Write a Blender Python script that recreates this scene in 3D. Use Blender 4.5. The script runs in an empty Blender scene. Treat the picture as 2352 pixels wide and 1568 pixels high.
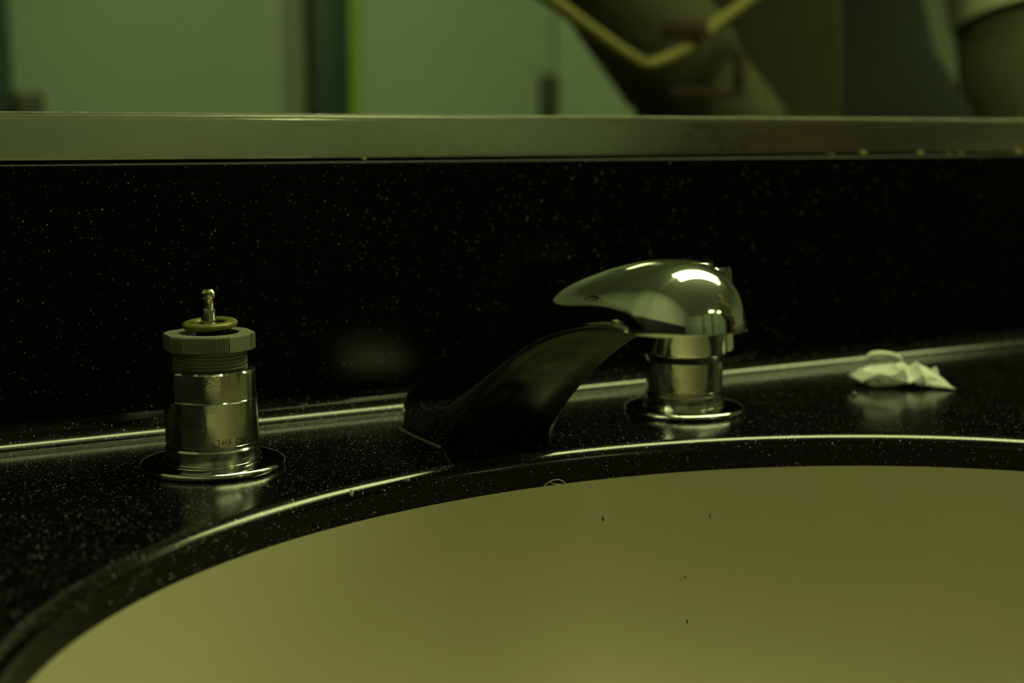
import bpy, bmesh, math, random
from mathutils import Vector, Matrix, noise
random.seed(7)
scene = bpy.context.scene
C = scene.collection
R = math.radians
PI = math.pi

# ------------------------------------------------------------------ camera
# origin: counter top height, x along the mirror wall, y = 0 face of the backsplash, room at y < 0
cd = bpy.data.cameras.new('camera')
cam = bpy.data.objects.new('camera', cd); C.objects.link(cam)
cd.lens = 50.0; cd.sensor_width = 36.0; cd.sensor_fit = 'HORIZONTAL'
cd.clip_start = 0.01; cd.clip_end = 50
cam.location = (-0.252, -0.535, 0.1145)
cam.rotation_euler = (R(90 - 8.27), 0, R(-29.75))
cd.dof.use_dof = True; cd.dof.focus_distance = 0.497; cd.dof.aperture_fstop = 7.5
scene.camera = cam

# ------------------------------------------------------------------ world, exposure
w = bpy.data.worlds.new('world'); scene.world = w; w.use_nodes = True
w.node_tree.nodes['Background'].inputs[0].default_value = (0.02, 0.025, 0.012, 1)
w.node_tree.nodes['Background'].inputs[1].default_value = 0.0
vs = scene.view_settings
vs.view_transform = 'Standard'; vs.look = 'None'; vs.gamma = 1.0; vs.use_curve_mapping = False
vs.exposure = 1.45
scene.cycles.max_bounces = 6; scene.cycles.glossy_bounces = 5; scene.cycles.diffuse_bounces = 4
scene.cycles.caustics_reflective = False; scene.cycles.adaptive_threshold = 0.05
scene.cycles.sample_clamp_indirect = 4.0

LIGHT = (0.89, 1.0, 0.38)          # greenish fluorescent tube colour
MAIN_POWER = 7.0                    # emission of the diffuser over the sinks
FLOOR_Z = -0.86
CEIL_Z = 1.60

# ------------------------------------------------------------------ materials
def mat(name, col, rough=0.5, metal=0.0, spec=0.5, ior=1.5, noise_amt=0.0, noise_scale=40, bump=0.0, bump_scale=200,
        rough_var=0.0, rough_scale=60, emit=None, emit_s=0.0, detail=2):
    m = bpy.data.materials.new(name); m.use_nodes = True
    nt = m.node_tree; b = nt.nodes['Principled BSDF']
    b.inputs['Base Color'].default_value = (*col, 1); b.inputs['Roughness'].default_value = rough
    b.inputs['Metallic'].default_value = metal; b.inputs['IOR'].default_value = ior
    b.inputs['Specular IOR Level'].default_value = spec
    if emit: b.inputs['Emission Color'].default_value = (*emit, 1); b.inputs['Emission Strength'].default_value = emit_s
    tc = nt.nodes.new('ShaderNodeTexCoord')
    def nz(sc, det=detail):
        n = nt.nodes.new('ShaderNodeTexNoise'); n.inputs['Scale'].default_value = sc; n.inputs['Detail'].default_value = det
        nt.links.new(tc.outputs['Object'], n.inputs['Vector']); return n
    if noise_amt > 0:
        n = nz(noise_scale); mx = nt.nodes.new('ShaderNodeMix'); mx.data_type = 'RGBA'
        mx.inputs[6].default_value = (*[c * (1 - noise_amt) for c in col], 1)
        mx.inputs[7].default_value = (*[min(1, c * (1 + noise_amt)) for c in col], 1)
        nt.links.new(n.outputs['Fac'], mx.inputs[0]); nt.links.new(mx.outputs[2], b.inputs['Base Color'])
    if rough_var > 0:
        n = nz(rough_scale); mr = nt.nodes.new('ShaderNodeMapRange')
        mr.inputs[1].default_value = 0.35; mr.inputs[2].default_value = 0.7
        mr.inputs[3].default_value = rough; mr.inputs[4].default_value = rough + rough_var
        nt.links.new(n.outputs['Fac'], mr.inputs[0]); nt.links.new(mr.outputs[0], b.inputs['Roughness'])
    if bump > 0:
        n = nz(bump_scale); bp = nt.nodes.new('ShaderNodeBump'); bp.inputs['Strength'].default_value = bump
        bp.inputs['Distance'].default_value = 0.001
        nt.links.new(n.outputs['Fac'], bp.inputs['Height']); nt.links.new(bp.outputs[0], b.inputs['Normal'])
    return m

def speckled(name, base, rough, dens=0.21, rough_var=0.05, spec=0.5):
    """black solid surface with fine pale flecks of two sizes"""
    m = mat(name, base, rough, 0.0, spec=spec, rough_var=rough_var, rough_scale=25)
    nt = m.node_tree; b = nt.nodes['Principled BSDF']
    tc = [n for n in nt.nodes if n.type == 'TEX_COORD'][0]
    prev = None
    for sc, rad, keep, bright in ((1300, 0.22, dens, 0.75), (700, 0.17, dens * 0.9, 0.95), (260, 0.07, 0.10, 0.8)):
        v = nt.nodes.new('ShaderNodeTexVoronoi'); v.inputs['Scale'].default_value = sc; v.inputs['Randomness'].default_value = 1.0
        nt.links.new(tc.outputs['Object'], v.inputs['Vector'])
        lt = nt.nodes.new('ShaderNodeMath'); lt.operation = 'LESS_THAN'; lt.inputs[1].default_value = rad
        nt.links.new(v.outputs['Distance'], lt.inputs[0])
        sp = nt.nodes.new('ShaderNodeSeparateColor'); nt.links.new(v.outputs['Color'], sp.inputs[0])
        g = nt.nodes.new('ShaderNodeMath'); g.operation = 'LESS_THAN'; g.inputs[1].default_value = keep
        nt.links.new(sp.outputs[0], g.inputs[0])
        mu = nt.nodes.new('ShaderNodeMath'); mu.operation = 'MULTIPLY'
        nt.links.new(lt.outputs[0], mu.inputs[0]); nt.links.new(g.outputs[0], mu.inputs[1])
        br = nt.nodes.new('ShaderNodeMath'); br.operation = 'MULTIPLY'      # each fleck its own paleness
        nt.links.new(mu.outputs[0], br.inputs[0]); nt.links.new(sp.outputs[1], br.inputs[1])
        s2 = nt.nodes.new('ShaderNodeMath'); s2.operation = 'MULTIPLY'; s2.inputs[1].default_value = bright
        nt.links.new(br.outputs[0], s2.inputs[0])
        if prev is None: prev = s2
        else:
            mxm = nt.nodes.new('ShaderNodeMath'); mxm.operation = 'MAXIMUM'
            nt.links.new(prev.outputs[0], mxm.inputs[0]); nt.links.new(s2.outputs[0], mxm.inputs[1]); prev = mxm
    mx = nt.nodes.new('ShaderNodeMix'); mx.data_type = 'RGBA'
    mx.inputs[6].default_value = (*base, 1); mx.inputs[7].default_value = (0.80, 0.80, 0.78, 1)
    nt.links.new(prev.outputs[0], mx.inputs[0]); nt.links.new(mx.outputs[2], b.inputs['Base Color'])
    return m

M = {}
M['stone'] = speckled('black_speckled_solid_surface', (0.003, 0.0033, 0.003), 0.14, spec=0.48)
M['stone_edge'] = speckled('black_speckled_unpolished_edge', (0.0025, 0.0027, 0.0025), 0.5, spec=0.2)
M['stone_wall'] = speckled('black_speckled_backsplash', (0.002, 0.0021, 0.002), 0.28, 0.10, spec=0.08)
M['bowl'] = mat('cream_solid_surface', (0.555, 0.525, 0.395), 0.36, noise_amt=0.05, noise_scale=9, spec=0.35)
M['chrome'] = mat('polished_chrome', (0.66, 0.67, 0.66), 0.03, 1.0, rough_var=0.05, rough_scale=90)
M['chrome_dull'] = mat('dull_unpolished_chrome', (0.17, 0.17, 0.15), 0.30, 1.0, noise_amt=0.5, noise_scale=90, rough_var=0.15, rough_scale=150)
M['chrome_worn'] = mat('worn_chrome', (0.55, 0.55, 0.52), 0.10, 1.0, noise_amt=0.12, noise_scale=160, rough_var=0.16, rough_scale=220, bump=0.05, bump_scale=900)
M['brass'] = mat('nickel_plated_brass', (0.48, 0.44, 0.34), 0.16, 1.0, rough_var=0.12, rough_scale=300)
M['plastic'] = mat('grey_plastic', (0.20, 0.20, 0.165), 0.55, noise_amt=0.10, noise_scale=250, bump=0.08, bump_scale=1500)
M['oring'] = mat('olive_rubber', (0.17, 0.165, 0.04), 0.35, noise_amt=0.35, noise_scale=300)
M['dark'] = mat('dark_cavity_rubber', (0.01, 0.01, 0.01), 0.6)
M['caulk'] = mat('grey_caulk', (0.16, 0.155, 0.13), 0.7, noise_amt=0.4, noise_scale=300)
M['paper'] = mat('white_tissue_paper', (0.80, 0.80, 0.78), 0.85, noise_amt=0.05, noise_scale=300, bump=0.35, bump_scale=900, spec=0.2)
M['mirror'] = mat('mirror_silver', (0.72, 0.80, 0.74), 0.004, 1.0)
M['glass_edge'] = mat('green_glass_edge', (0.10, 0.22, 0.14), 0.2)
M['alu'] = mat('dull_aluminium', (0.69, 0.69, 0.65), 0.20, 1.0, noise_amt=0.08, noise_scale=120, rough_var=0.06, rough_scale=300)
M['dark_reflector'] = mat('added_dark_reflection_panel', (0.02, 0.022, 0.02), 0.6)
M['wall'] = mat('pale_painted_wall', (0.76, 0.77, 0.69), 0.7, noise_amt=0.05, noise_scale=3, bump=0.05, bump_scale=250)
M['ceiling'] = mat('ceiling_paint', (0.60, 0.60, 0.57), 0.9, noise_amt=0.05, noise_scale=20)
M['floor'] = mat('pale_terrazzo_floor', (0.36, 0.35, 0.31), 0.45, noise_amt=0.25, noise_scale=60)
M['stall'] = mat('grey_green_laminate', (0.36, 0.43, 0.37), 0.55, noise_amt=0.05, noise_scale=6)
M['stall_b'] = mat('pale_green_laminate', (0.37, 0.45, 0.38), 0.5, noise_amt=0.05, noise_scale=6)
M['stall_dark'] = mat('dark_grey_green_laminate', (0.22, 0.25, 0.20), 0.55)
M['stall_edge'] = mat('yellow_green_edge_band', (0.30, 0.40, 0.09), 0.5)
M['post'] = mat('dark_teal_post', (0.018, 0.05, 0.05), 0.5)
M['latch'] = mat('dark_bronze_latch', (0.035, 0.032, 0.018), 0.45)
M['jacket'] = mat('olive_canvas', (0.046, 0.041, 0.018), 0.9, noise_amt=0.3, noise_scale=18, bump=0.3, bump_scale=500)
M['trim'] = mat('yellow_cord_trim', (0.20, 0.165, 0.04), 0.8)
M['patch'] = mat('dark_red_brown_patch', (0.035, 0.016, 0.008), 0.8)
M['cuff'] = mat('pale_shirt_cuff', (0.45, 0.42, 0.28), 0.85)
M['navy'] = mat('dark_navy_cloth', (0.0055, 0.007, 0.0085), 0.9, noise_amt=0.2, noise_scale=20)
M['denim'] = mat('dark_denim', (0.018, 0.024, 0.035), 0.9, noise_amt=0.2, noise_scale=60)
M['skin'] = mat('skin', (0.45, 0.28, 0.19), 0.5)
M['hair'] = mat('dark_hair', (0.02, 0.014, 0.01), 0.6)
M['shoe'] = mat('black_shoe', (0.02, 0.02, 0.02), 0.4)
M['crumb'] = mat('yellowish_crumb', (0.42, 0.36, 0.14), 0.8)
M['speck'] = mat('dark_dirt', (0.03, 0.012, 0.006), 0.8)
M['lint'] = mat('pale_lint', (0.5, 0.48, 0.36), 0.9)
M['house'] = mat('white_enamel_housing', (0.5, 0.5, 0.47), 0.5)
M['tube'] = mat('lit_diffuser', (0.8, 0.8, 0.8), 0.5, emit=LIGHT, emit_s=MAIN_POWER)
M['tube_far'] = mat('lit_lamp_glass', (0.8, 0.8, 0.8), 0.5, emit=LIGHT, emit_s=MAIN_POWER * 0.4)

# ------------------------------------------------------------------ helpers
def obj(name, bm, m, parent=None, smooth=True, angle=35):
    bmesh.ops.recalc_face_normals(bm, faces=bm.faces[:])
    me = bpy.data.meshes.new(name); bm.to_mesh(me); bm.free()
    me.materials.append(m)
    if smooth:
        for p in me.polygons: p.use_smooth = True
        me.set_sharp_from_angle(angle=R(angle))
    o = bpy.data.objects.new(name, me); C.objects.link(o)
    if parent: o.parent = parent
    return o
def tag(o, label, cat=None, group=None, kind=None):
    o['label'] = label
    if cat: o['category'] = cat
    if group: o['group'] = group
    if kind: o['kind'] = kind
    return o
def thing(name, label, cat, loc=(0, 0, 0), rz=0, group=None):
    o = bpy.data.objects.new(name, None); C.objects.link(o); o.empty_display_size = 0.02
    o.location = loc; o.rotation_euler = (0, 0, rz)
    return tag(o, label, cat, group)
def struct(name, bm, m, parent=None, smooth=False):
    o = obj(name, bm, m, parent, smooth)
    if parent is None: o['kind'] = 'structure'
    return o
def box(bm, lo, hi, bev=0.0):
    vs_ = [bm.verts.new((x, y, z)) for x in (lo[0], hi[0]) for y in (lo[1], hi[1]) for z in (lo[2], hi[2])]
    fs = [bm.faces.new([vs_[i] for i in q]) for q in ((0, 1, 3, 2), (4, 6, 7, 5), (0, 4, 5, 1), (2, 3, 7, 6), (0, 2, 6, 4), (1, 5, 7, 3))]
    if bev > 0:
        es = list({e for f in fs for e in f.edges})
        bmesh.ops.bevel(bm, geom=es, offset=bev, segments=2, affect='EDGES', profile=0.5)
    return bm
def nb(): return bmesh.new()
def lathe(bm, prof, n=96, closed_top=True, closed_bot=False, radial=None):
    """prof: (r, z) in mm; radial(angle, r, z) may reshape the radius"""
    rings = []
    for (r, z) in prof:
        ring = []
        for i in range(n):
            a = 2 * PI * i / n
            rr = radial(a, r, z) if radial else r
            ring.append(bm.verts.new((rr * math.cos(a) * .001, rr * math.sin(a) * .001, z * .001)))
        rings.append(ring)
    for a, b in zip(rings[:-1], rings[1:]):
        for i in range(n):
            bm.faces.new((a[i], a[(i + 1) % n], b[(i + 1) % n], b[i]))
    if closed_top: bm.faces.new(rings[-1])
    if closed_bot: bm.faces.new(rings[0][::-1])
    return bm
def loft(bm, rings, close=True, cap=True):
    V = [[bm.verts.new(p) for p in r] for r in rings]
    n = len(V[0])
    for a, b in zip(V[:-1], V[1:]):
        for i in range(n if close else n - 1):
            bm.faces.new((a[i], a[(i + 1) % n], b[(i + 1) % n], b[i]))
    if cap and close:
        bm.faces.new(V[0][::-1]); bm.faces.new(V[-1])
    return V
def tube(bm, pts, rad, n=10, cap=True, flat=1.0):
    """round tube along points; rad number or list"""
    pts = [Vector(p) for p in pts]; rings = []
    up = Vector((0, 0, 1))
    for i, p in enumerate(pts):
        t = (pts[min(i + 1, len(pts) - 1)] - pts[max(i - 1, 0)]).normalized()
        if abs(t.dot(up)) > 0.95: s = t.cross(Vector((0, 1, 0))).normalized()
        else: s = t.cross(up).normalized()
        q = s.cross(t)
        r = rad[i] if isinstance(rad, (list, tuple)) else rad
        rings.append([p + s * r * math.cos(2 * PI * k / n) + q * r * flat * math.sin(2 * PI * k / n) for k in range(n)])
    loft(bm, rings, True, cap)
    return bm
def smooth_pts(pts, n=8):
    """Catmull-Rom through the given points"""
    pts = [Vector(p) for p in pts]; out = []
    P = [pts[0] * 2 - pts[1]] + pts + [pts[-1] * 2 - pts[-2]]
    for i in range(1, len(P) - 2):
        for k in range(n):
            t = k / n; a, b, c, d = P[i - 1], P[i], P[i + 1], P[i + 2]
            out.append(0.5 * ((2 * b) + (c - a) * t + (2 * a - 5 * b + 4 * c - d) * t * t + (3 * b - a - 3 * c + d) * t ** 3))
    out.append(pts[-1]); return out

# ------------------------------------------------------------------ the room
X0, X1, Y1, Y0 = -1.02, 4.6, 0.020, -4.0
struct('wall_back', box(nb(), (X0, Y1, FLOOR_Z), (X1, Y1 + 0.1, CEIL_Z)), M['wall'])
struct('wall_left', box(nb(), (X0 - 0.1, Y0, FLOOR_Z), (X0, Y1 + 0.1, CEIL_Z)), M['wall'])
struct('wall_right', box(nb(), (X1, Y0, FLOOR_Z), (X1 + 0.1, Y1 + 0.1, CEIL_Z)), M['wall'])
struct('wall_front', box(nb(), (X0 - 0.1, Y0 - 0.1, FLOOR_Z), (X1 + 0.1, Y0, CEIL_Z)), M['wall'])
struct('ceiling', box(nb(), (X0 - 0.1, Y0 - 0.1, CEIL_Z), (X1 + 0.1, Y1 + 0.1, CEIL_Z + 0.1)), M['ceiling'])
struct('floor', box(nb(), (X0 - 0.1, Y0 - 0.1, FLOOR_Z - 0.1), (X1 + 0.1, Y1 + 0.1, FLOOR_Z)), M['floor'])

# ceiling lights: long diffuser over the sinks (its reflection is the bright line on rim, cove and spout)
def ceiling_light(name, label, cx, cy, lx, ly, m, group=None):
    t = thing(name, label, 'light', (cx, cy, CEIL_Z), group=group)
    h = nb(); box(h, (-lx / 2 - 0.03, -ly / 2 - 0.03, -0.055), (lx / 2 + 0.03, ly / 2 + 0.03, 0.0), 0.006); obj('housing', h, M['house'], t)
    d = nb(); box(d, (-lx / 2, -ly / 2, -0.078), (lx / 2, ly / 2, -0.0555)); obj('diffuser', d, m, t)
    return t
ceiling_light('ceiling_light', 'long lit fluorescent ceiling light above the sink counter', 0.95, -0.15, 1.9, 0.20, M['tube'])
ceiling_light('ceiling_light', 'small lit ceiling light over the stalls, nearer the sinks', 1.45, -3.2, 0.5, 0.3, M['tube_far'])
ceiling_light('ceiling_light', 'small lit ceiling light over the stalls, farther right', 2.6, -3.3, 0.5, 0.3, M['tube_far'])
struct('added_dark_panel', box(nb(), (X0, Y0, FLOOR_Z), (X0 + 0.012, Y1, 0.33)), M['dark_reflector'])  # unseen dark panel added on the left wall so chrome and counter reflect black

# ------------------------------------------------------------------ countertop with bowl opening, coved backsplash
EX, EY, EA, EB = 4.0, -273.0, 215.0, 170.0        # bowl opening ellipse, mm
CX0, CX1, CY0 = -900.0, 1250.0, -535.0            # counter extent
COVE = 8.0; BS_H = 104.0; EDGE_R = 5.0; TH = 12.0
def ell(a, off): # point on the opening's outline pushed outward by off
    c, s = math.cos(a), math.sin(a)
    nx, ny = c / EA, s / EB; l = math.hypot(nx, ny)
    return EX + EA * c + off * nx / l, EY + EB * s + off * ny / l
cbm = nb(); N = 288
rings = []
prof = [(0.0, -TH), (0.0, -EDGE_R - 1)] + [(EDGE_R * (1 - math.cos(t)), -EDGE_R + EDGE_R * math.sin(t)) for t in [R(k * 9) for k in range(0, 11)]]
prof += [(EDGE_R + 4, 0.0), (EDGE_R + 14, 0)]
for off, z in prof:
    rings.append([cbm.verts.new((*[v * .001 for v in ell(2 * PI * i / N, off)], z * .001)) for i in range(N)])
outer = []
for i in range(N):
    a = 2 * PI * i / N; px, py = ell(a, EDGE_R + 14); dx, dy = px - EX, py - EY
    ts = []
    if dx > 1e-6: ts.append((CX1 - EX) / dx)
    if dx < -1e-6: ts.append((CX0 - EX) / dx)
    if dy > 1e-6: ts.append((-COVE - EY) / dy)
    if dy < -1e-6: ts.append((CY0 - EY) / dy)
    t = min(ts); outer.append(cbm.verts.new(((EX + dx * t) * .001, (EY + dy * t) * .001, 0)))
rings.append(outer)
for a, b in zip(rings[:-1], rings[1:]):
    for i in range(N): cbm.faces.new((a[i], a[(i + 1) % N], b[(i + 1) % N], b[i]))
# corners left open by the radial layout
def corner(cx, cy):
    best = sorted(outer, key=lambda v: (v.co.x - cx * .001) ** 2 + (v.co.y - cy * .001) ** 2)[:2]
    cv = cbm.verts.new((cx * .001, cy * .001, 0)); cbm.faces.new((best[0], best[1], cv))
corners = [(CX0, -COVE), (CX1, -COVE), (CX0, CY0), (CX1, CY0)]
for cx, cy in corners:
    i = min(range(N), key=lambda k: (outer[k].co.x - cx * .001) ** 2 + (outer[k].co.y - cy * .001) ** 2)
    for j in ((i + 1) % N, (i - 1) % N):
        a, b = outer[i].co, outer[j].co
        if abs(a.x - b.x) > 1e-6 and abs(a.y - b.y) > 1e-6:
            cv = cbm.verts.new((cx * .001, cy * .001, 0)); cbm.faces.new((outer[i], outer[j], cv)); break
# rounded front edge and apron
fp = [(CY0, 0)] + [(CY0 - 8 * math.sin(R(k * 15)), -8 + 8 * math.cos(R(k * 15))) for k in range(1, 7)] + [(CY0 - 8, -90), (CY0 + 10, -90), (CY0 + 10, -12)]
loft(cbm, [[(x * .001, y * .001, z * .001) for y, z in fp] for x in (CX0, CX1)], close=False, cap=False)
counter = obj('countertop', cbm, M['stone'], angle=50)
counter.data.materials.append(M['stone_edge'])
for p_ in counter.data.polygons:
    if -(TH + 1) * .001 < p_.center.z < -EDGE_R * .00085 and p_.center.y > (CY0 + 1) * .001: p_.material_index = 1
tag(counter, 'black speckled countertop with an oval bowl opening below the mirror', 'countertop')
# cove + backsplash, one profile swept along x
bp_ = [(-COVE, 0)] + [(-COVE + COVE * math.sin(R(t)), COVE - COVE * math.cos(R(t))) for t in range(9, 91, 9)]
bp_ += [(0, COVE + 1.5), (0, 40), (0, BS_H - 2.0)] + [(1.6 * (1 - math.cos(R(t))), BS_H - 1.6 + 1.6 * math.sin(R(t))) for t in range(15, 91, 15)] + [(14, BS_H), (14, 0)]
bb = nb(); loft(bb, [[(x * .001, y * .001, z * .001) for y, z in bp_] for x in (CX0, -300, 300, CX1)], close=False, cap=False)
bs = obj('backsplash', bb, M['stone_wall'], counter, angle=50)
bs.data.materials.append(M['stone'])
for p_ in bs.data.polygons:
    if p_.center.z < (COVE + 1) * .001: p_.material_index = 1
bs['label'] = 'black speckled backsplash with a coved foot'

# mirror and its channel
mt = thing('wall_mirror', 'wide wall mirror in a dull metal channel above the black backsplash', 'mirror', (0, 0, 0))
mb = nb(); box(mb, (CX0 * .001 - 0.08, 0.0105, 0.1065), (CX1 * .001 + 1.2, 0.0165, 1.15)); obj('mirror_glass', mb, M['mirror'], mt, smooth=False)
# J channel: outer lip profile (y, z)
cp = [(4.0, 104.6), (3.2, 105.3), (3.0, 107), (3.0, 120.4), (3.35, 120.65), (3.0, 120.9), (3.0, 121.9), (3.25, 122.45), (3.8, 122.8), (9.2, 122.8), (10.2, 122.2), (10.2, 107.0), (17.0, 106.2), (17.0, 104.6)]
ch = nb(); loft(ch, [[(x, y * .001, z * .001) for y, z in cp] for x in (CX0 * .001 - 0.08, CX1 * .001 + 1.2)], close=True, cap=True)
obj('mirror_channel', ch, M['alu'], mt, angle=25)

# ------------------------------------------------------------------ bowl
def bowl_z(rho): return -TH - 145.0 * (1 - min(1, rho) ** 3.2) ** (1 / 2.6)
bwl = nb(); rr = []
for k in range(0, 41):
    rho = math.sin(PI / 2 * (1 - k / 42.0))
    if k == 0: rho = 1.0
    rr.append([bwl.verts.new(((EX + EA * rho * math.cos(2 * PI * i / N)) * .001, (EY + EB * rho * math.sin(2 * PI * i / N)) * .001, bowl_z(rho) * .001)) for i in range(N)])
for a, b in zip(rr[:-1], rr[1:]):
    for i in range(N): bwl.faces.new((a[i], a[(i + 1) % N], b[(i + 1) % N], b[i]))
bwl.faces.new(rr[-1])
# outside shell flange glued under the counter
fl = [bwl.verts.new((*[v * .001 for v in ell(2 * PI * i / N, 12)], (-TH - 0.3) * .001)) for i in range(N)]
for i in range(N): bwl.faces.new((rr[0][i], fl[i], fl[(i + 1) % N], rr[0][(i + 1) % N]))
bowl = obj('sink_basin', bwl, M['bowl'], angle=60)
tag(bowl, 'cream oval sink basin set under the black counter', 'sink')
dr = nb(); lathe(dr, [(22, 0), (22, 1.2), (20, 1.8), (14, 0.6), (13, -3), (4, -3.2)], 48, True)
drain = obj('drain', dr, M['chrome_worn'], bowl); drain.location = (EX * .001, EY * .001, (bowl_z(0) - 0.2) * .001)

# ------------------------------------------------------------------ faucet valves
VY = -0.0614
flange_prof = [(23.4, 0.0), (24.7, 0.35), (25.05, 1.0), (25.0, 1.6), (24.6, 2.2), (23.9, 2.5), (23.0, 2.6), (17.05, 2.68), (17.05, 3.0), (16.95, 3.25), (16.7, 3.4), (16.3, 3.45), (15.0, 3.5)]
def flat_radial(ph, R0, half):       # hexagon flats cut into a cylinder (ph: centre of one flat)
    ap = R0 * math.cos(half)
    def f(a):
        d = (a - ph + PI / 6) % (PI / 3) - PI / 6
        return ap / math.cos(d) if abs(d) < half else R0
    return f
def body_mesh(name):
    bm = nb(); fr = flat_radial(R(-77.5), 16.1, R(18.5))
    def rad(a, r, z):
        if z > 24.6 and r > 15: return min(r, fr(a))
        return r
    prof = [(16.2, 3.4), (16.25, 3.7), (16.25, 7.6), (15.7, 8.3), (14.9, 8.5), (14.9, 8.9), (15.6, 9.1), (15.9, 9.6), (15.95, 16), (15.95, 24.4), (16.15, 24.6), (16.1, 24.9), (16.1, 30), (16.1, 34.2),
            (15.3, 34.8), (13.4, 34.9), (13.2, 34.0)]
    lathe(bm, prof, 240, True, True, rad)
    return bm
def make_valve(name, label, x):
    t = thing(name, label, 'faucet valve', (x, VY, 0))
    obj('escutcheon', lathe(nb(), flange_prof, 128, True, True), M['chrome'], t)
    b = obj('valve_body', body_mesh(name), M['chrome_worn'], t, angle=14)
    return t, b
lv, lbody = make_valve('faucet_valve', 'left chrome faucet valve with its handle missing and stem exposed', -0.1016)
rv, rbody = make_valve('faucet_valve', 'right chrome faucet valve still wearing its handle, behind the spout', 0.1016)

# engraved lettering round the foot of the left valve body
fc = bpy.data.curves.new('lettering', 'FONT'); fc.body = 'THE CHICAGO FAUCET CO.'; fc.size = 2.45; fc.space_character = 1.3
fo = bpy.data.objects.new('lettering_tmp', fc); C.objects.link(fo)
dg = bpy.context.evaluated_depsgraph_get(); fm = fo.evaluated_get(dg).to_mesh()
lb = nb(); lb.from_mesh(fm); fo.evaluated_get(dg).to_mesh_clear()
bpy.data.objects.remove(fo); bpy.data.curves.remove(fc)
bmesh.ops.subdivide_edges(lb, edges=lb.edges[:], cuts=1)
for v in lb.verts:
    a = R(-103.0) + v.co.x / 15.95; r = 15.985
    v.co = Vector((r * math.cos(a), r * math.sin(a), 10.6 + v.co.y)) * .001
obj('lettering', lb, M['dark'], lbody, smooth=False)['label'] = 'stamped capital letters round the foot'

# threaded neck, ribbed plastic nut, rubber ring, stem
tp = [(11.0, 33.6)]
z = 34.0
while z < 41.2: tp += [(12.75, z), (12.75, z + 0.35), (12.0, z + 0.75), (12.0, z + 1.05)]; z += 1.35
tp += [(12.2, 41.6)]
obj('threaded_neck', lathe(nb(), tp, 96, True, True), M['plastic'], lv, angle=20)
ph = R(-93.0); RN = 15.5
fr = flat_radial(ph + PI / 6, RN, R(18))
def nut_r(a):
    d = (a - ph + PI / 6) % (PI / 3) - PI / 6
    if abs(d) < R(12): return RN - 0.05 + 0.20 * (1 if (d / R(24) * 7) % 1 < 0.55 else -1)
    return fr(a)
nbm = nb(); NS = 720; rings = []
for r_, z_ in ((12.3, 41.5), (0.96, 41.4), (1, 41.7), (1, 46.7), (0.985, 47.1), (10.3, 47.2), (10.1, 46.8), (10.1, 44.0)):
    rings.append([(( (r_ if r_ > 2 else r_ * nut_r(2 * PI * i / NS)) * math.cos(2 * PI * i / NS)) * .001, ((r_ if r_ > 2 else r_ * nut_r(2 * PI * i / NS)) * math.sin(2 * PI * i / NS)) * .001, z_ * .001) for i in range(NS)])
loft(nbm, rings, True, False); 
nut = obj('lock_nut', nbm, M['plastic'], lv, angle=20); nut['label'] = 'grey plastic nut with ribbed corners'
obj('cartridge_well', lathe(nb(), [(10.05, 43.2), (6.0, 43.0), (4.4, 43.6), (4.4, 47.6), (5.2, 48.3), (5.2, 48.8), (3.0, 49.0)], 64, True, True), M['dark'], lv)
rg = nb(); rings = []
for i in range(96):
    a = 2 * PI * i / 96; ring = []
    for k in range(16):
        b = 2 * PI * k / 16
        rr_ = 7.35 + 2.1 * (abs(math.cos(b)) ** 0.85) * (1 if math.cos(b) > 0 else -1)
        zz = 1.3 * (abs(math.sin(b)) ** 0.8) * (1 if math.sin(b) > 0 else -1)
        ring.append((rr_ * math.cos(a) * .001, rr_ * math.sin(a) * .001, zz * .001))
    rings.append(ring)
V = [[rg.verts.new(p) for p in r] for r in rings]
for i in range(96):
    for k in range(16): rg.faces.new((V[i][k], V[(i + 1) % 96][k], V[(i + 1) % 96][(k + 1) % 16], V[i][(k + 1) % 16]))
ring_o = obj('rubber_ring', rg, M['oring'], lv); ring_o.location = (0.0004, 0, 0.0499); ring_o.rotation_euler = (R(2.0), R(-3.2), 0)
ring_o['label'] = 'olive rubber ring round the stem'
obj('stem', lathe(nb(), [(3.4, 48.6), (3.4, 50.3), (2.62, 50.6), (2.62, 55.0), (2.5, 55.35), (2.02, 55.5), (1.9, 56.5), (1.95, 58.3), (2.15, 58.9), (2.6, 59.3), (2.68, 59.6), (2.68, 60.9), (2.5, 61.2), (1.85, 62.0), (1.5, 62.1)], 48, True, True), M['brass'], lv, angle=25)

# handle of the right valve: flared cup with ribs
hp = [(15.2, 20.8), (15.7, 21.2), (17.0, 24.2), (17.55, 25.0), (17.7, 26), (17.2, 45), (16.9, 58.6), (17.3, 59.2), (17.3, 60.2), (16.6, 61.0), (12.0, 61.3)]
hb = obj('handle', lathe(nb(), hp, 128, True, True), M['chrome'], rv, angle=25)
for k in range(1):
    a = R(-118.7 + 88); rb = nb()
    pts = [(16.5, 25.2), (19.6, 25.6), (19.9, 27.0), (18.6, 59.6), (18.2, 60.6), (16.3, 60.8)]
    d = Vector((math.cos(a), math.sin(a), 0)); s = Vector((-math.sin(a), math.cos(a), 0))
    loft(rb, [[d * r * .001 + s * (q * .001) + Vector((0, 0, zz * .001)) for r, zz in pts] for q in (-2.4, 2.4)], True, True)
    bmesh.ops.bevel(rb, geom=rb.edges[:], offset=0.0005, segments=2, affect='EDGES')
    obj('grip_tab', rb, M['chrome'], hb, angle=25)
cap = obj('index_cap', lathe(nb(), [(11.6, 61.2), (11.6, 62.0), (11.0, 62.5), (6, 62.7)], 64, True, True), M['chrome_worn'], hb)

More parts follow.
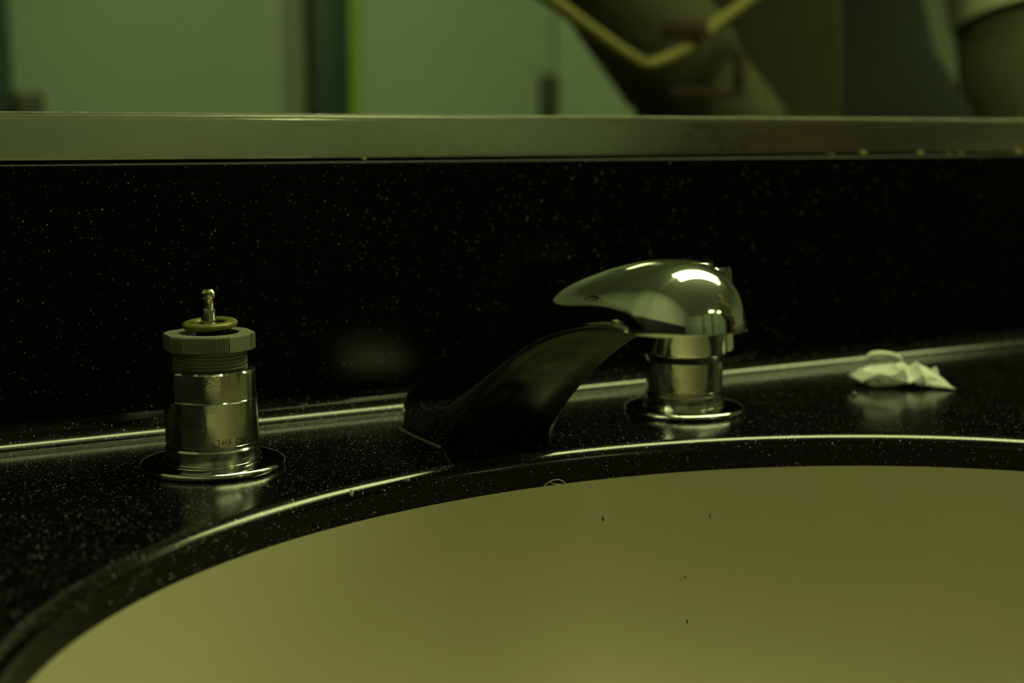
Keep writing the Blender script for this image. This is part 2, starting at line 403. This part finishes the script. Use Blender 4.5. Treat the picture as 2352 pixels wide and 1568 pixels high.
# ------------------------------------------------------------------ spout
SX = 4.0
st = [  # (B y, B z, T y, T z, half width, boxiness)
    (-75.5, 0, -28.5, 0, 23.3, .42), (-77.5, 3, -28.8, 7, 23.2, .42), (-79.5, 5.5, -31, 13.5, 23.1, .44), (-82, 8.5, -40, 20.5, 23.0, .48), (-86, 12.5, -57, 28, 22.7, .54),
    (-94, 19.5, -77, 36.5, 22.0, .62), (-110, 31, -98, 47.3, 21.2, .74), (-128, 42, -116, 58.6, 20.6, .86), (-145, 49.5, -138, 67.6, 20.2, .95),
    (-162, 54.2, -159, 73.4, 20.0, 1.0), (-178, 56.8, -177, 76.6, 20.0, 1.0), (-191, 57.0, -191, 77.3, 20.0, 1.0)]
def lerp_st(n=5):
    out = []
    for j in range(6):
        col = smooth_pts([(s[j], 0, 0) for s in st], n); out.append([c.x for c in col])
    return list(zip(*out))
def section(by, bz, ty, tz, hw, e, zsc=1.0, n=40, fil=1.0):
    """closed loop: round top from right lower edge over the crown to left, then concave underside"""
    d = Vector((0, ty - by, tz - bz)); h = d.length; u = d.normalized() if h > 0 else Vector((0, 0, 1))
    pts = []
    for k in range(n + 1):
        t = PI * k / n; c, s = math.cos(t), math.sin(t)
        x = hw * (abs(c) ** e) * (1 if c >= 0 else -1); y = h * (abs(s) ** e)
        pts.append(Vector((SX + x, by, bz)) + u * y)
    # lip then hollow underside, left to right
    for fx, sag in ((-0.985, -0.035), (-0.955, -0.045), (-0.92, -0.02), (-0.86, 0.055), (-0.6, 0.13), (-0.3, 0.165), (0.0, 0.175), (0.3, 0.165), (0.6, 0.13), (0.86, 0.055), (0.92, -0.02), (0.955, -0.045), (0.985, -0.035)):
        pts.append(Vector((SX + hw * fx, by, bz)) + u * (sag * min(h, 20)))
    return [p * .001 for p in pts]
sb = nb(); secs = []
L = lerp_st(5)
for (by, bz, ty, tz, hw, e) in L:
    secs.append(section(by, bz, ty, tz, hw, e))
RY = 18.5                                       # rounded nose
for k in range(1, 15):
    ph_ = PI / 2 * k / 14.6; c, s = math.cos(ph_), math.sin(ph_)
    y = -191 - RY * s; hw = 20.0 * c; top = 57.0 + 20.3 * c
    secs.append(section(y, 57.0, y, top, hw, 1.0))
# flatten the first loop's underside onto the counter plane
secs[0] = [Vector((p.x, p.y, 0)) for p in secs[0]]
loft(sb, secs, True, True)
sb.faces.ensure_lookup_table()
NL = len(secs[0])
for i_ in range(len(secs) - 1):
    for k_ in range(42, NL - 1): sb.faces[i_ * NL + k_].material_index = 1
spt = thing('faucet_spout', 'chrome faucet spout arching over the basin between the two valves', 'faucet spout', (0, 0, 0))
spout = obj('spout_body', sb, M['chrome'], spt, angle=42)
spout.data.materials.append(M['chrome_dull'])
# aerator recessed under the nose
ae = obj('aerator', lathe(nb(), [(9.5, 60.5), (10.5, 56.8), (9.6, 56.4), (8.6, 57.4), (4, 57.6)], 48, True, True), M['dark'], spt); ae.location = (SX * .001, -0.186, 0)
# caulk line round the spout foot
cb = nb(); foot = [p for p in secs[0][:41]]
ring1 = [Vector((SX * .001 + (p.x - SX * .001) * 1.012, -0.052 + (p.y + 0.052) * 1.015, 0.0002)) for p in foot]
ring2 = [Vector((SX * .001 + (p.x - SX * .001) * 1.05, -0.052 + (p.y + 0.052) * 1.05, 0.0002)) for p in foot]
ring1t = [p + Vector((0, 0, 0.0006)) for p in ring1]
loft(cb, [ring2, ring1t, ring1], close=False, cap=False); obj('caulk_bead', cb, M['caulk'], spt)
# almond shaped dimple on the left cheek of the nose
am = nb(); n_ = Vector((-.88, .08, .46)); tdir = (Vector((-13.9, -174.3, 65.2)) - Vector((-13.5, -162.2, 63.75))).normalized(); udir = n_.cross(tdir)
mid = Vector((-13.62, -168.3, 64.45)); L_, H_ = 6.3, 0.95
outl = [mid + tdir * (L_ * math.cos(t)) + udir * (H_ * math.sin(t) * abs(math.sin(t)) ** 0.4) + n_ * 0.05 for t in [2 * PI * k / 40 for k in range(40)]]
mids = [mid + (q_ - mid) * 0.72 + n_ * 0.42 for q_ in outl]
inn = [mid + (q_ - mid) * 0.45 + n_ * 0.12 for q_ in outl]
loft(am, [[q_ * .001 - n_ * 0.0004 for q_ in outl], [q_ * .001 for q_ in mids], [q_ * .001 for q_ in inn]], True, True)
obj('almond_mark', am, M['chrome'], spt, angle=60)

# ------------------------------------------------------------------ torn paper scrap
pbm = nb()
P = {k: v for k, v in dict(
    A=(-22.8, 0, 5.2), B=(-17, 3.5, 2.4), C=(-11, 5.0, 0.25), D=(-4, 5.8, 0.9), E=(5, 5.0, 2.2), F=(12, 6.5, 1.2), G=(24.4, 10.5, 0.3),
    H=(-16.5, -1, 7.6), m1=(-8.6, 4.2, 6.6), m2=(-4.0, 4.8, 5.2), m3=(-1.0, -0.5, 9.6), m4=(3.0, 2.8, 8.2), m5=(6.6, -2.0, 5.2), m6=(11.5, 4.6, 6.2), m7=(15.5, 3.6, 5.0), m8=(19.5, 4.2, 3.8),
    I=(-9.5, -7, 8.8), J=(-1.6, -7, 9.2), K=(0.6, -6, 7.0), L=(3.5, -4, 11.2), Nn=(6.6, -5, 8.4), O=(10.5, -5, 10.8), Pp=(16, -2, 6.8), Q=(19.2, -2.5, 8.8), S=(19.3, 1, 5.2), T=(22.3, 5.5, 2.6),
    b1=(-14, -10, 2.0), b2=(-2, -14, 0.3), b3=(9, -13, 0.3), b4=(19, -7, 0.4)).items()}
cr = Vector((math.cos(R(29.75)), -math.sin(R(29.75)), 0)); cf = Vector((-math.sin(R(29.75)), -math.cos(R(29.75)), 0))
pv = {k: pbm.verts.new((cr * u + cf * wd + Vector((0, 0, h))) * .001) for k, (u, wd, h) in P.items()}
for f in ('A B H', 'B m1 H', 'B C m1', 'C D m2 m1', 'm2 D E m4', 'm2 m4 m3', 'm1 m2 m3', 'E m5 m4', 'E F m6 m5', 'F m7 m6', 'F G m8 m7', 'G T m8',
          'H m1 I', 'm1 m3 J I', 'm3 K J', 'm3 m4 L K', 'm4 m5 Nn L', 'm5 m6 O Nn', 'm6 m7 Pp O', 'm7 m8 S Pp', 'Pp S Q', 'm8 T S',
          'H I b1', 'A H b1', 'I J b2 b1', 'J K L b2', 'L Nn b3 b2', 'Nn O b3', 'O Pp b4 b3', 'Pp Q b4', 'Q S b4', 'S T b4'):
    pbm.faces.new([pv[k] for k in f.split()])
bmesh.ops.triangulate(pbm, faces=pbm.faces[:])
bmesh.ops.subdivide_edges(pbm, edges=pbm.edges[:], cuts=2, use_grid_fill=True)
for v in pbm.verts:
    n_ = noise.noise_vector(v.co * 260) * 0.0006 + noise.noise_vector(v.co * 620) * 0.00035
    v.co += n_; v.co.z = max(v.co.z, 0.00015)
paper = obj('paper_scrap', pbm, M['paper'], angle=9)
sm = paper.modifiers.new('thick', 'SOLIDIFY'); sm.thickness = 0.00022; sm.offset = 0
paper.location = (0.2206, -0.0635, 0.0002)
tag(paper, 'torn crumpled white paper scrap lying on the black counter', 'paper')
cb = nb(); path = smooth_pts([(2.6, -3.5, 10.4), (3.2, -4, 12.2), (0.2, -5, 13.6), (-5, -6, 14.2), (-9.5, -6.5, 13.6), (-12.3, -6.5, 12.2)], 6)
wv = [1.2, 1.9, 2.4, 2.9, 3.4, 2.6]
rows = []
for i, q in enumerate(path):
    k = i / (len(path) - 1) * 5; k0 = int(min(k, 4)); wd = wv[k0] + (wv[k0 + 1] - wv[k0]) * (k - k0)
    c0 = cr * q.x + cf * q.y + Vector((0, 0, q.z)); sd = (cf * -0.6 + Vector((0, 0, 0.8)))
    rows.append([(c0 + sd * (wd * t)) * .001 for t in (-0.5, 0, 0.5)])
loft(cb, rows, close=False, cap=False)
cs = obj('curled_strip', cb, M['paper'], paper); sm = cs.modifiers.new('thick', 'SOLIDIFY'); sm.thickness = 0.00022; sm.offset = 0

# ------------------------------------------------------------------ crumbs, lint and dirt
def pebble(name, loc, s, m, label, cat, group, st_=(1, 1, 1), rot=0):
    bm = nb(); bmesh.ops.create_icosphere(bm, subdivisions=2, radius=s)
    for v in bm.verts:
        v.co += v.normal * noise.noise(v.co / s * 1.3 + Vector(loc) * 90) * s * 0.45
        v.co = Vector((v.co.x * st_[0], v.co.y * st_[1], v.co.z * st_[2]))
    zmin = min(v.co.z for v in bm.verts)
    for v in bm.verts: v.co.z -= zmin
    o = obj(name, bm, m); o.location = loc; o.rotation_euler = (0, 0, rot)
    return tag(o, label, cat, group)
G = 'crumbs on the backsplash ledge'
for i, (x, s) in enumerate(((-14.4, .75), (237, .75), (258.5, 1.15), (298, 1.1), (317.5, .75), (327, .85), (370.5, 1.0))):
    pebble('crumb', (x * .001, 0.0021, BS_H * .001), s * .001, M['crumb'], 'tiny yellowish crumb under the mirror channel, ' + ['alone at left', 'leftmost of the right-hand row', 'biggest, second in the right-hand row', 'flat, third in the right-hand row', 'fourth in the right-hand row', 'fifth in the right-hand row', 'last, at the far right'][i], 'crumb', G, (1.3, .8, .9), i)
G = 'dirt specks in the basin'
for i, (x, y, z, s, e) in enumerate(((32.8, -105.0, -28.0, .35, 2.6), (64.1, -114.6, -52.3, .42, 1.0), (62.2, -114.3, -52.8, .26, 1.0), (61.5, -119.7, -68.1, .42, 1.9), (76.1, -113.6, -30.3, .28, 2.4))):
    lb_ = ['short dark hair fleck high on the basin wall below the spout foot', 'reddish brown speck in the middle of the basin wall', 'smaller brown speck just left of the reddish one in the basin',
           'lowest dark brown speck in the basin', 'faint fleck high on the basin wall below the right valve'][i]
    pebble('dirt_speck', (x * .001, y * .001, z * .001), s * .001, M['speck'], lb_, 'speck', G, (.8, .8, e), 0)
pebble('crumb', (-0.0720, -0.1138, -0.0028), 0.0008, M['lint'], 'pale crumb stuck on the counter edge left of the spout', 'crumb', None, (1, 1, 1.4), 0)
pebble('crumb', (-0.0500, -0.1098, -0.0016), 0.0008, M['caulk'], 'brownish spot on the counter edge below the spout foot', 'crumb', None, (1.6, 1.2, 0.8), 0)
pebble('crumb', (0.1881, -0.0710, 0.0), 0.0009, M['lint'], 'pale crumb on the counter just left of the paper scrap', 'crumb', None, (1, 1, 1), 0)
lt = nb()
tube(lt, smooth_pts([(0.0068, -0.1038, -0.0128), (0.0085, -0.1040, -0.0110), (0.0115, -0.1042, -0.0098), (0.0150, -0.1040, -0.0103), (0.0175, -0.1039, -0.0124), (0.0186, -0.1039, -0.0138)], 5), 0.00018, 6)
tube(lt, smooth_pts([(0.0100, -0.1040, -0.0103), (0.0125, -0.1042, -0.0114), (0.0152, -0.1040, -0.0118)], 5), 0.00015, 6)
tag(obj('lint_fibre', lt, M['lint']), 'pale curled lint fibre caught on the basin rim below the spout', 'lint')

# ------------------------------------------------------------------ toilet stalls behind, seen in the mirror
SY = -2.40
def stall_panel(name, label, x0, x1, m, z0=-0.56, z1=0.96, y=SY, cat='stall panel', th=0.026):
    t = thing(name, label, cat, ((x0 + x1) / 2, y, z0)); hw = (x1 - x0) / 2
    b = nb(); box(b, (-hw, -th, 0), (hw, 0, z1 - z0), 0.003); obj('panel', b, m, t)
    return t
def post(name, label, x0, x1):
    t = thing(name, label, 'post', ((x0 + x1) / 2, SY, FLOOR_Z)); hw = (x1 - x0) / 2
    b = nb(); box(b, (-hw, -0.045, 0), (hw, 0.008, 1.86), 0.003); obj('upright', b, M['post'], t)
    b = nb(); box(b, (-hw - 0.012, -0.055, 0), (hw + 0.012, 0.018, 0.09), 0.003); obj('shoe', b, M['alu'], t)
    return t
post('stall_post', 'dark teal stall post at the left end of the mirrored row', 0.205, 0.300)
post('stall_post', 'dark teal stall post between the two mirrored stall doors', 0.936, 1.022)
stall_panel('stall_partition', 'grey green stall partition left of the mirrored posts', -1.0, 0.20, M['stall'])
dA = stall_panel('stall_door', 'grey green stall door with a small dark latch at its left edge', 0.304, 0.868, M['stall'], cat='door')
b = nb(); box(b, (-0.281, 0.0, 0.60), (-0.227, 0.022, 0.757), 0.004); obj('latch', b, M['latch'], dA)
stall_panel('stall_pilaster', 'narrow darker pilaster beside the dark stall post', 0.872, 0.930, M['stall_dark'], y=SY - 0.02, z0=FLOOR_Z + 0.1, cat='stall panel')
dB = stall_panel('stall_door', 'pale green stall door with a yellow green edge and tall dark handle', 1.026, 1.552, M['stall_b'], cat='door')
b = nb(); box(b, (-0.265, -0.0262, 0.0), (-0.231, 0.0015, 1.52), 0.001); obj('edge_band', b, M['stall_edge'], dB)
b = nb(); box(b, (0.222, 0.0, 0.50), (0.262, 0.03, 0.815), 0.006); obj('handle', b, M['latch'], dB)
stall_panel('stall_partition', 'pale green stall partition beside the person in the mirror', 1.560, 2.9, M['stall_b'])

# ------------------------------------------------------------------ person in an olive jacket
def person():
    J = [  # x, y, z, radius
        (.800, -.76, .07, .150), (.785, -.75, .22, .135), (.785, -.74, .40, .150), (.785, -.74, .52, .120), (.785, -.73, .60, .055), (.785, -.715, .66, .065),
        (.785, -.70, .745, .085), (.785, -.71, .81, .070),
        (.60, -.75, .53, .062), (.50, -.735, .30, .045), (.585, -.625, .115, .034),
        (.965, -.75, .53, .062), (1.10, -.745, .30, .045), (1.09, -.645, .065, .032),
        (.705, -.77, -.02, .088), (.695, -.76, -.40, .060), (.695, -.79, -.78, .042), (.695, -.70, -.825, .036),
        (.895, -.77, -.02, .088), (.905, -.76, -.40, .060), (.905, -.79, -.78, .042), (.905, -.70, -.825, .036),
        (.605, -.610, .075, .030), (1.075, -.63, .025, .030)]
    E_ = [(0, 1), (1, 2), (2, 3), (3, 4), (4, 5), (5, 6), (6, 7), (3, 8), (8, 9), (9, 10), (10, 22), (3, 11), (11, 12), (12, 13), (13, 23),
          (0, 14), (14, 15), (15, 16), (16, 17), (0, 18), (18, 19), (19, 20), (20, 21)]
    rad = [j[3] for j in J]; co = [Vector(j[:3]) for j in J]
    def finger(root, base, dirs, lens, r):
        prev = root; p = Vector(base); co.append(p.copy()); rad.append(r); E_.append((prev, len(co) - 1)); prev = len(co) - 1
        for d, l in zip(dirs, lens):
            p = p + Vector(d).normalized() * l; co.append(p.copy()); rad.append(r * 0.9); E_.append((prev, len(co) - 1)); prev = len(co) - 1
    for root, c, dn in ((22, Vector((.610, -.605, .045)), Vector((.15, .1, -1))), (23, Vector((1.08, -.62, -.01)), Vector((.1, .12, -1)))):
        for k in range(4):
            finger(root, c + Vector((-.027 + .018 * k, .006 * (k % 2), 0)), (dn, dn + Vector((0, -.25, 0)), dn + Vector((0, -.7, 0))), (.032 - .003 * abs(k - 1.5), .022, .018), .0085)
        finger(root, c + Vector((.030 if root == 22 else -.030, .012, .015)), (dn + Vector((.5 if root == 22 else -.5, .3, 0)), dn), (.028, .022), .0095)
    me = bpy.data.meshes.new('person'); me.from_pydata([tuple(c) for c in co], E_, []); me.update()
    o = bpy.data.objects.new('person', me); C.objects.link(o); me.materials.append(M['skin'])
    sk = o.modifiers.new('skin', 'SKIN'); sk.use_smooth_shade = True
    for i, v in enumerate(me.skin_vertices[0].data):
        v.radius = (rad[i], rad[i] * (0.72 if i in (0, 1, 2, 3) else 1.0)); v.use_root = (i == 0)
    sub = o.modifiers.new('sub', 'SUBSURF'); sub.levels = 2; sub.render_levels = 2
    tag(o, 'person in an open olive jacket over dark clothes, seen in the mirror', 'person')
    # face: nose, eyes, ears on the head
    hd = Vector((.785, -.70, .735))
    f = nb(); bmesh.ops.create_uvsphere(f, u_segments=16, v_segments=10, radius=0.014)
    for v in f.verts: v.co = Vector((v.co.x * .9, v.co.y * 1.4, v.co.z * 1.8)) + hd + Vector((0, .083, -.012))
    obj('nose', f, M['skin'], o)
    for s in (-1, 1):
        f = nb(); bmesh.ops.create_uvsphere(f, u_segments=12, v_segments=8, radius=0.011)
        for v in f.verts: v.co += hd + Vector((s * .031, .073, .012))
        obj('eye', f, M['house'], o)
        f = nb(); bmesh.ops.create_uvsphere(f, u_segments=12, v_segments=8, radius=0.03)
        for v in f.verts: v.co = Vector((v.co.x * .35, v.co.y * .7, v.co.z)) + hd + Vector((s * .085, -.005, -.005))
        obj('ear', f, M['skin'], o)
    f = nb(); tube(f, smooth_pts([(.76, -.622, .692), (.785, -.615, .690), (.81, -.622, .692)], 5), 0.006, 8); obj('mouth', f, M['patch'], o)
    f = nb(); bmesh.ops.create_uvsphere(f, u_segments=32, v_segments=16, radius=0.103)
    for v in f.verts:
        if v.co.y > 0.03 and v.co.z < 0.055: v.co.y = 0.03 - (0.055 - v.co.z) * 0.25
        v.co = v.co + hd + Vector((0, -.012, .035)) + noise.noise_vector(v.co * 40) * 0.006
    obj('hair', f, M['hair'], o)
    # navy top: waist to neck; widens towards the hips
    t = nb(); rg_ = []
    for z_, cx, hw, hd_ in ((.02, .815, .215, .130), (.08, .818, .220, .132), (.13, .820, .212, .130), (.17, .812, .185, .126), (.21, .800, .152, .122), (.27, .785, .142, .122), (.36, .780, .165, .128), (.46, .785, .180, .125), (.54, .785, .175, .100), (.59, .785, .085, .070)):
        rg_.append([(cx + hw * math.cos(2 * PI * k / 48), -.745 + hd_ * math.sin(2 * PI * k / 48), z_) for k in range(48)])
    loft(t, rg_, True, False); obj('top', t, M['navy'], o)
    # trousers
    t = nb()
    rg_ = [[(.80 + .185 * math.cos(2 * PI * k / 40), -.76 + .125 * math.sin(2 * PI * k / 40), z_) for k in range(40)] for z_ in (-.10, .03)]
    loft(t, rg_, True, False)
    for s, x in ((-1, .70), (1, .90)):
        tube(t, [(x, -.765, .0), (x - s * 0, -.765, -.10), (x, -.76, -.40), (x, -.785, -.62), (x, -.785, -.815)], [.100, .098, .080, .068, .066], 24)
    obj('trousers', t, M['denim'], o)
    for x in (.695, .905):
        t = nb(); rg_ = []
        for y_, hw, h in ((-.845, .030, .055), (-.82, .042, .085), (-.76, .046, .090), (-.70, .046, .060), (-.64, .045, .048), (-.60, .032, .038), (-.588, .012, .022)):
            rg_.append([(x + hw * math.cos(PI * k / 12), y_, FLOOR_Z + 0.001 + h * math.sin(PI * k / 12)) for k in range(13)])
        loft(t, rg_, True, True); obj('shoe', t, M['shoe'], o)
    # jacket: open shell round the torso, from the open left front round the back to the right side
    t = nb(); rows = []
    for z_, cx, hw, dp in ((-.10, .790, .222, .158), (-.02, .785, .218, .155), (.06, .785, .215, .152), (.13, .785, .212, .150), (.20, .785, .212, .148), (.28, .780, .212, .148), (.38, .775, .215, .150), (.48, .785, .205, .140), (.55, .785, .180, .115), (.60, .785, .100, .085)):
        a0, a1 = 109, 285
        row = []
        for k in range(61):
            a = R(a0 + (a1 - a0) * k / 60)
            wob = 1 + 0.018 * math.sin(a * 9 + z_ * 14)
            row.append((cx + hw * wob * math.cos(a), -.745 + dp * wob * math.sin(a), z_))
        rows.append(row)
    loft(t, rows, close=False, cap=False)
    tube(t, smooth_pts([(.61, -.75, .545), (.545, -.745, .43), (.50, -.735, .31), (.535, -.675, .205), (.59, -.615, .10)], 5), [.078] * 6 + [.070] * 5 + [.066] * 6 + [.060] * 4, 24)
    tube(t, smooth_pts([(.95, -.75, .545), (1.02, -.75, .43), (1.105, -.74, .32), (1.105, -.715, .225), (1.090, -.69, .15), (1.09, -.65, .06)], 5), [.078] * 6 + [.074] * 5 + [.072] * 10 + [.070] * 5, 24)
    j = obj('jacket', t, M['jacket'], o, angle=70); sm_ = j.modifiers.new('thick', 'SOLIDIFY'); sm_.thickness = 0.004
    # yellow cord trim hanging in a loop over the pocket, stitched patch, pale turned-back cuff
    t = nb(); tube(t, smooth_pts([(0.348, -.655, .262), (0.362, -.612, .237), (0.395, -.585, .206), (0.421, -.565, .184), (0.436, -.558, .179), (0.478, -.562, .195), (0.518, -.578, .216), (0.562, -.585, .240), (0.600, -.59, .265)], 6), 0.0068, 10)
    obj('cord_trim', t, M['trim'], j)
    for lo, hi in (((.456, -.560, .150), (.545, -.555, .158)), ((.533, -.560, .1585), (.545, -.555, .196)), ((.448, -.560, .205), (.500, -.555, .222))):
        t = nb(); box(t, lo, hi, 0.001); obj('stitched_tape', t, M['patch'], j)
    t = nb(); tube(t, [(1.095, -.743, .35), (1.105, -.74, .32), (1.107, -.730, .28), (1.107, -.722, .258)], [.078, .077, .077, .077], 24); obj('sleeve_cuff', t, M['cuff'], j)
    o.location.x = 0.10
    return o
person()
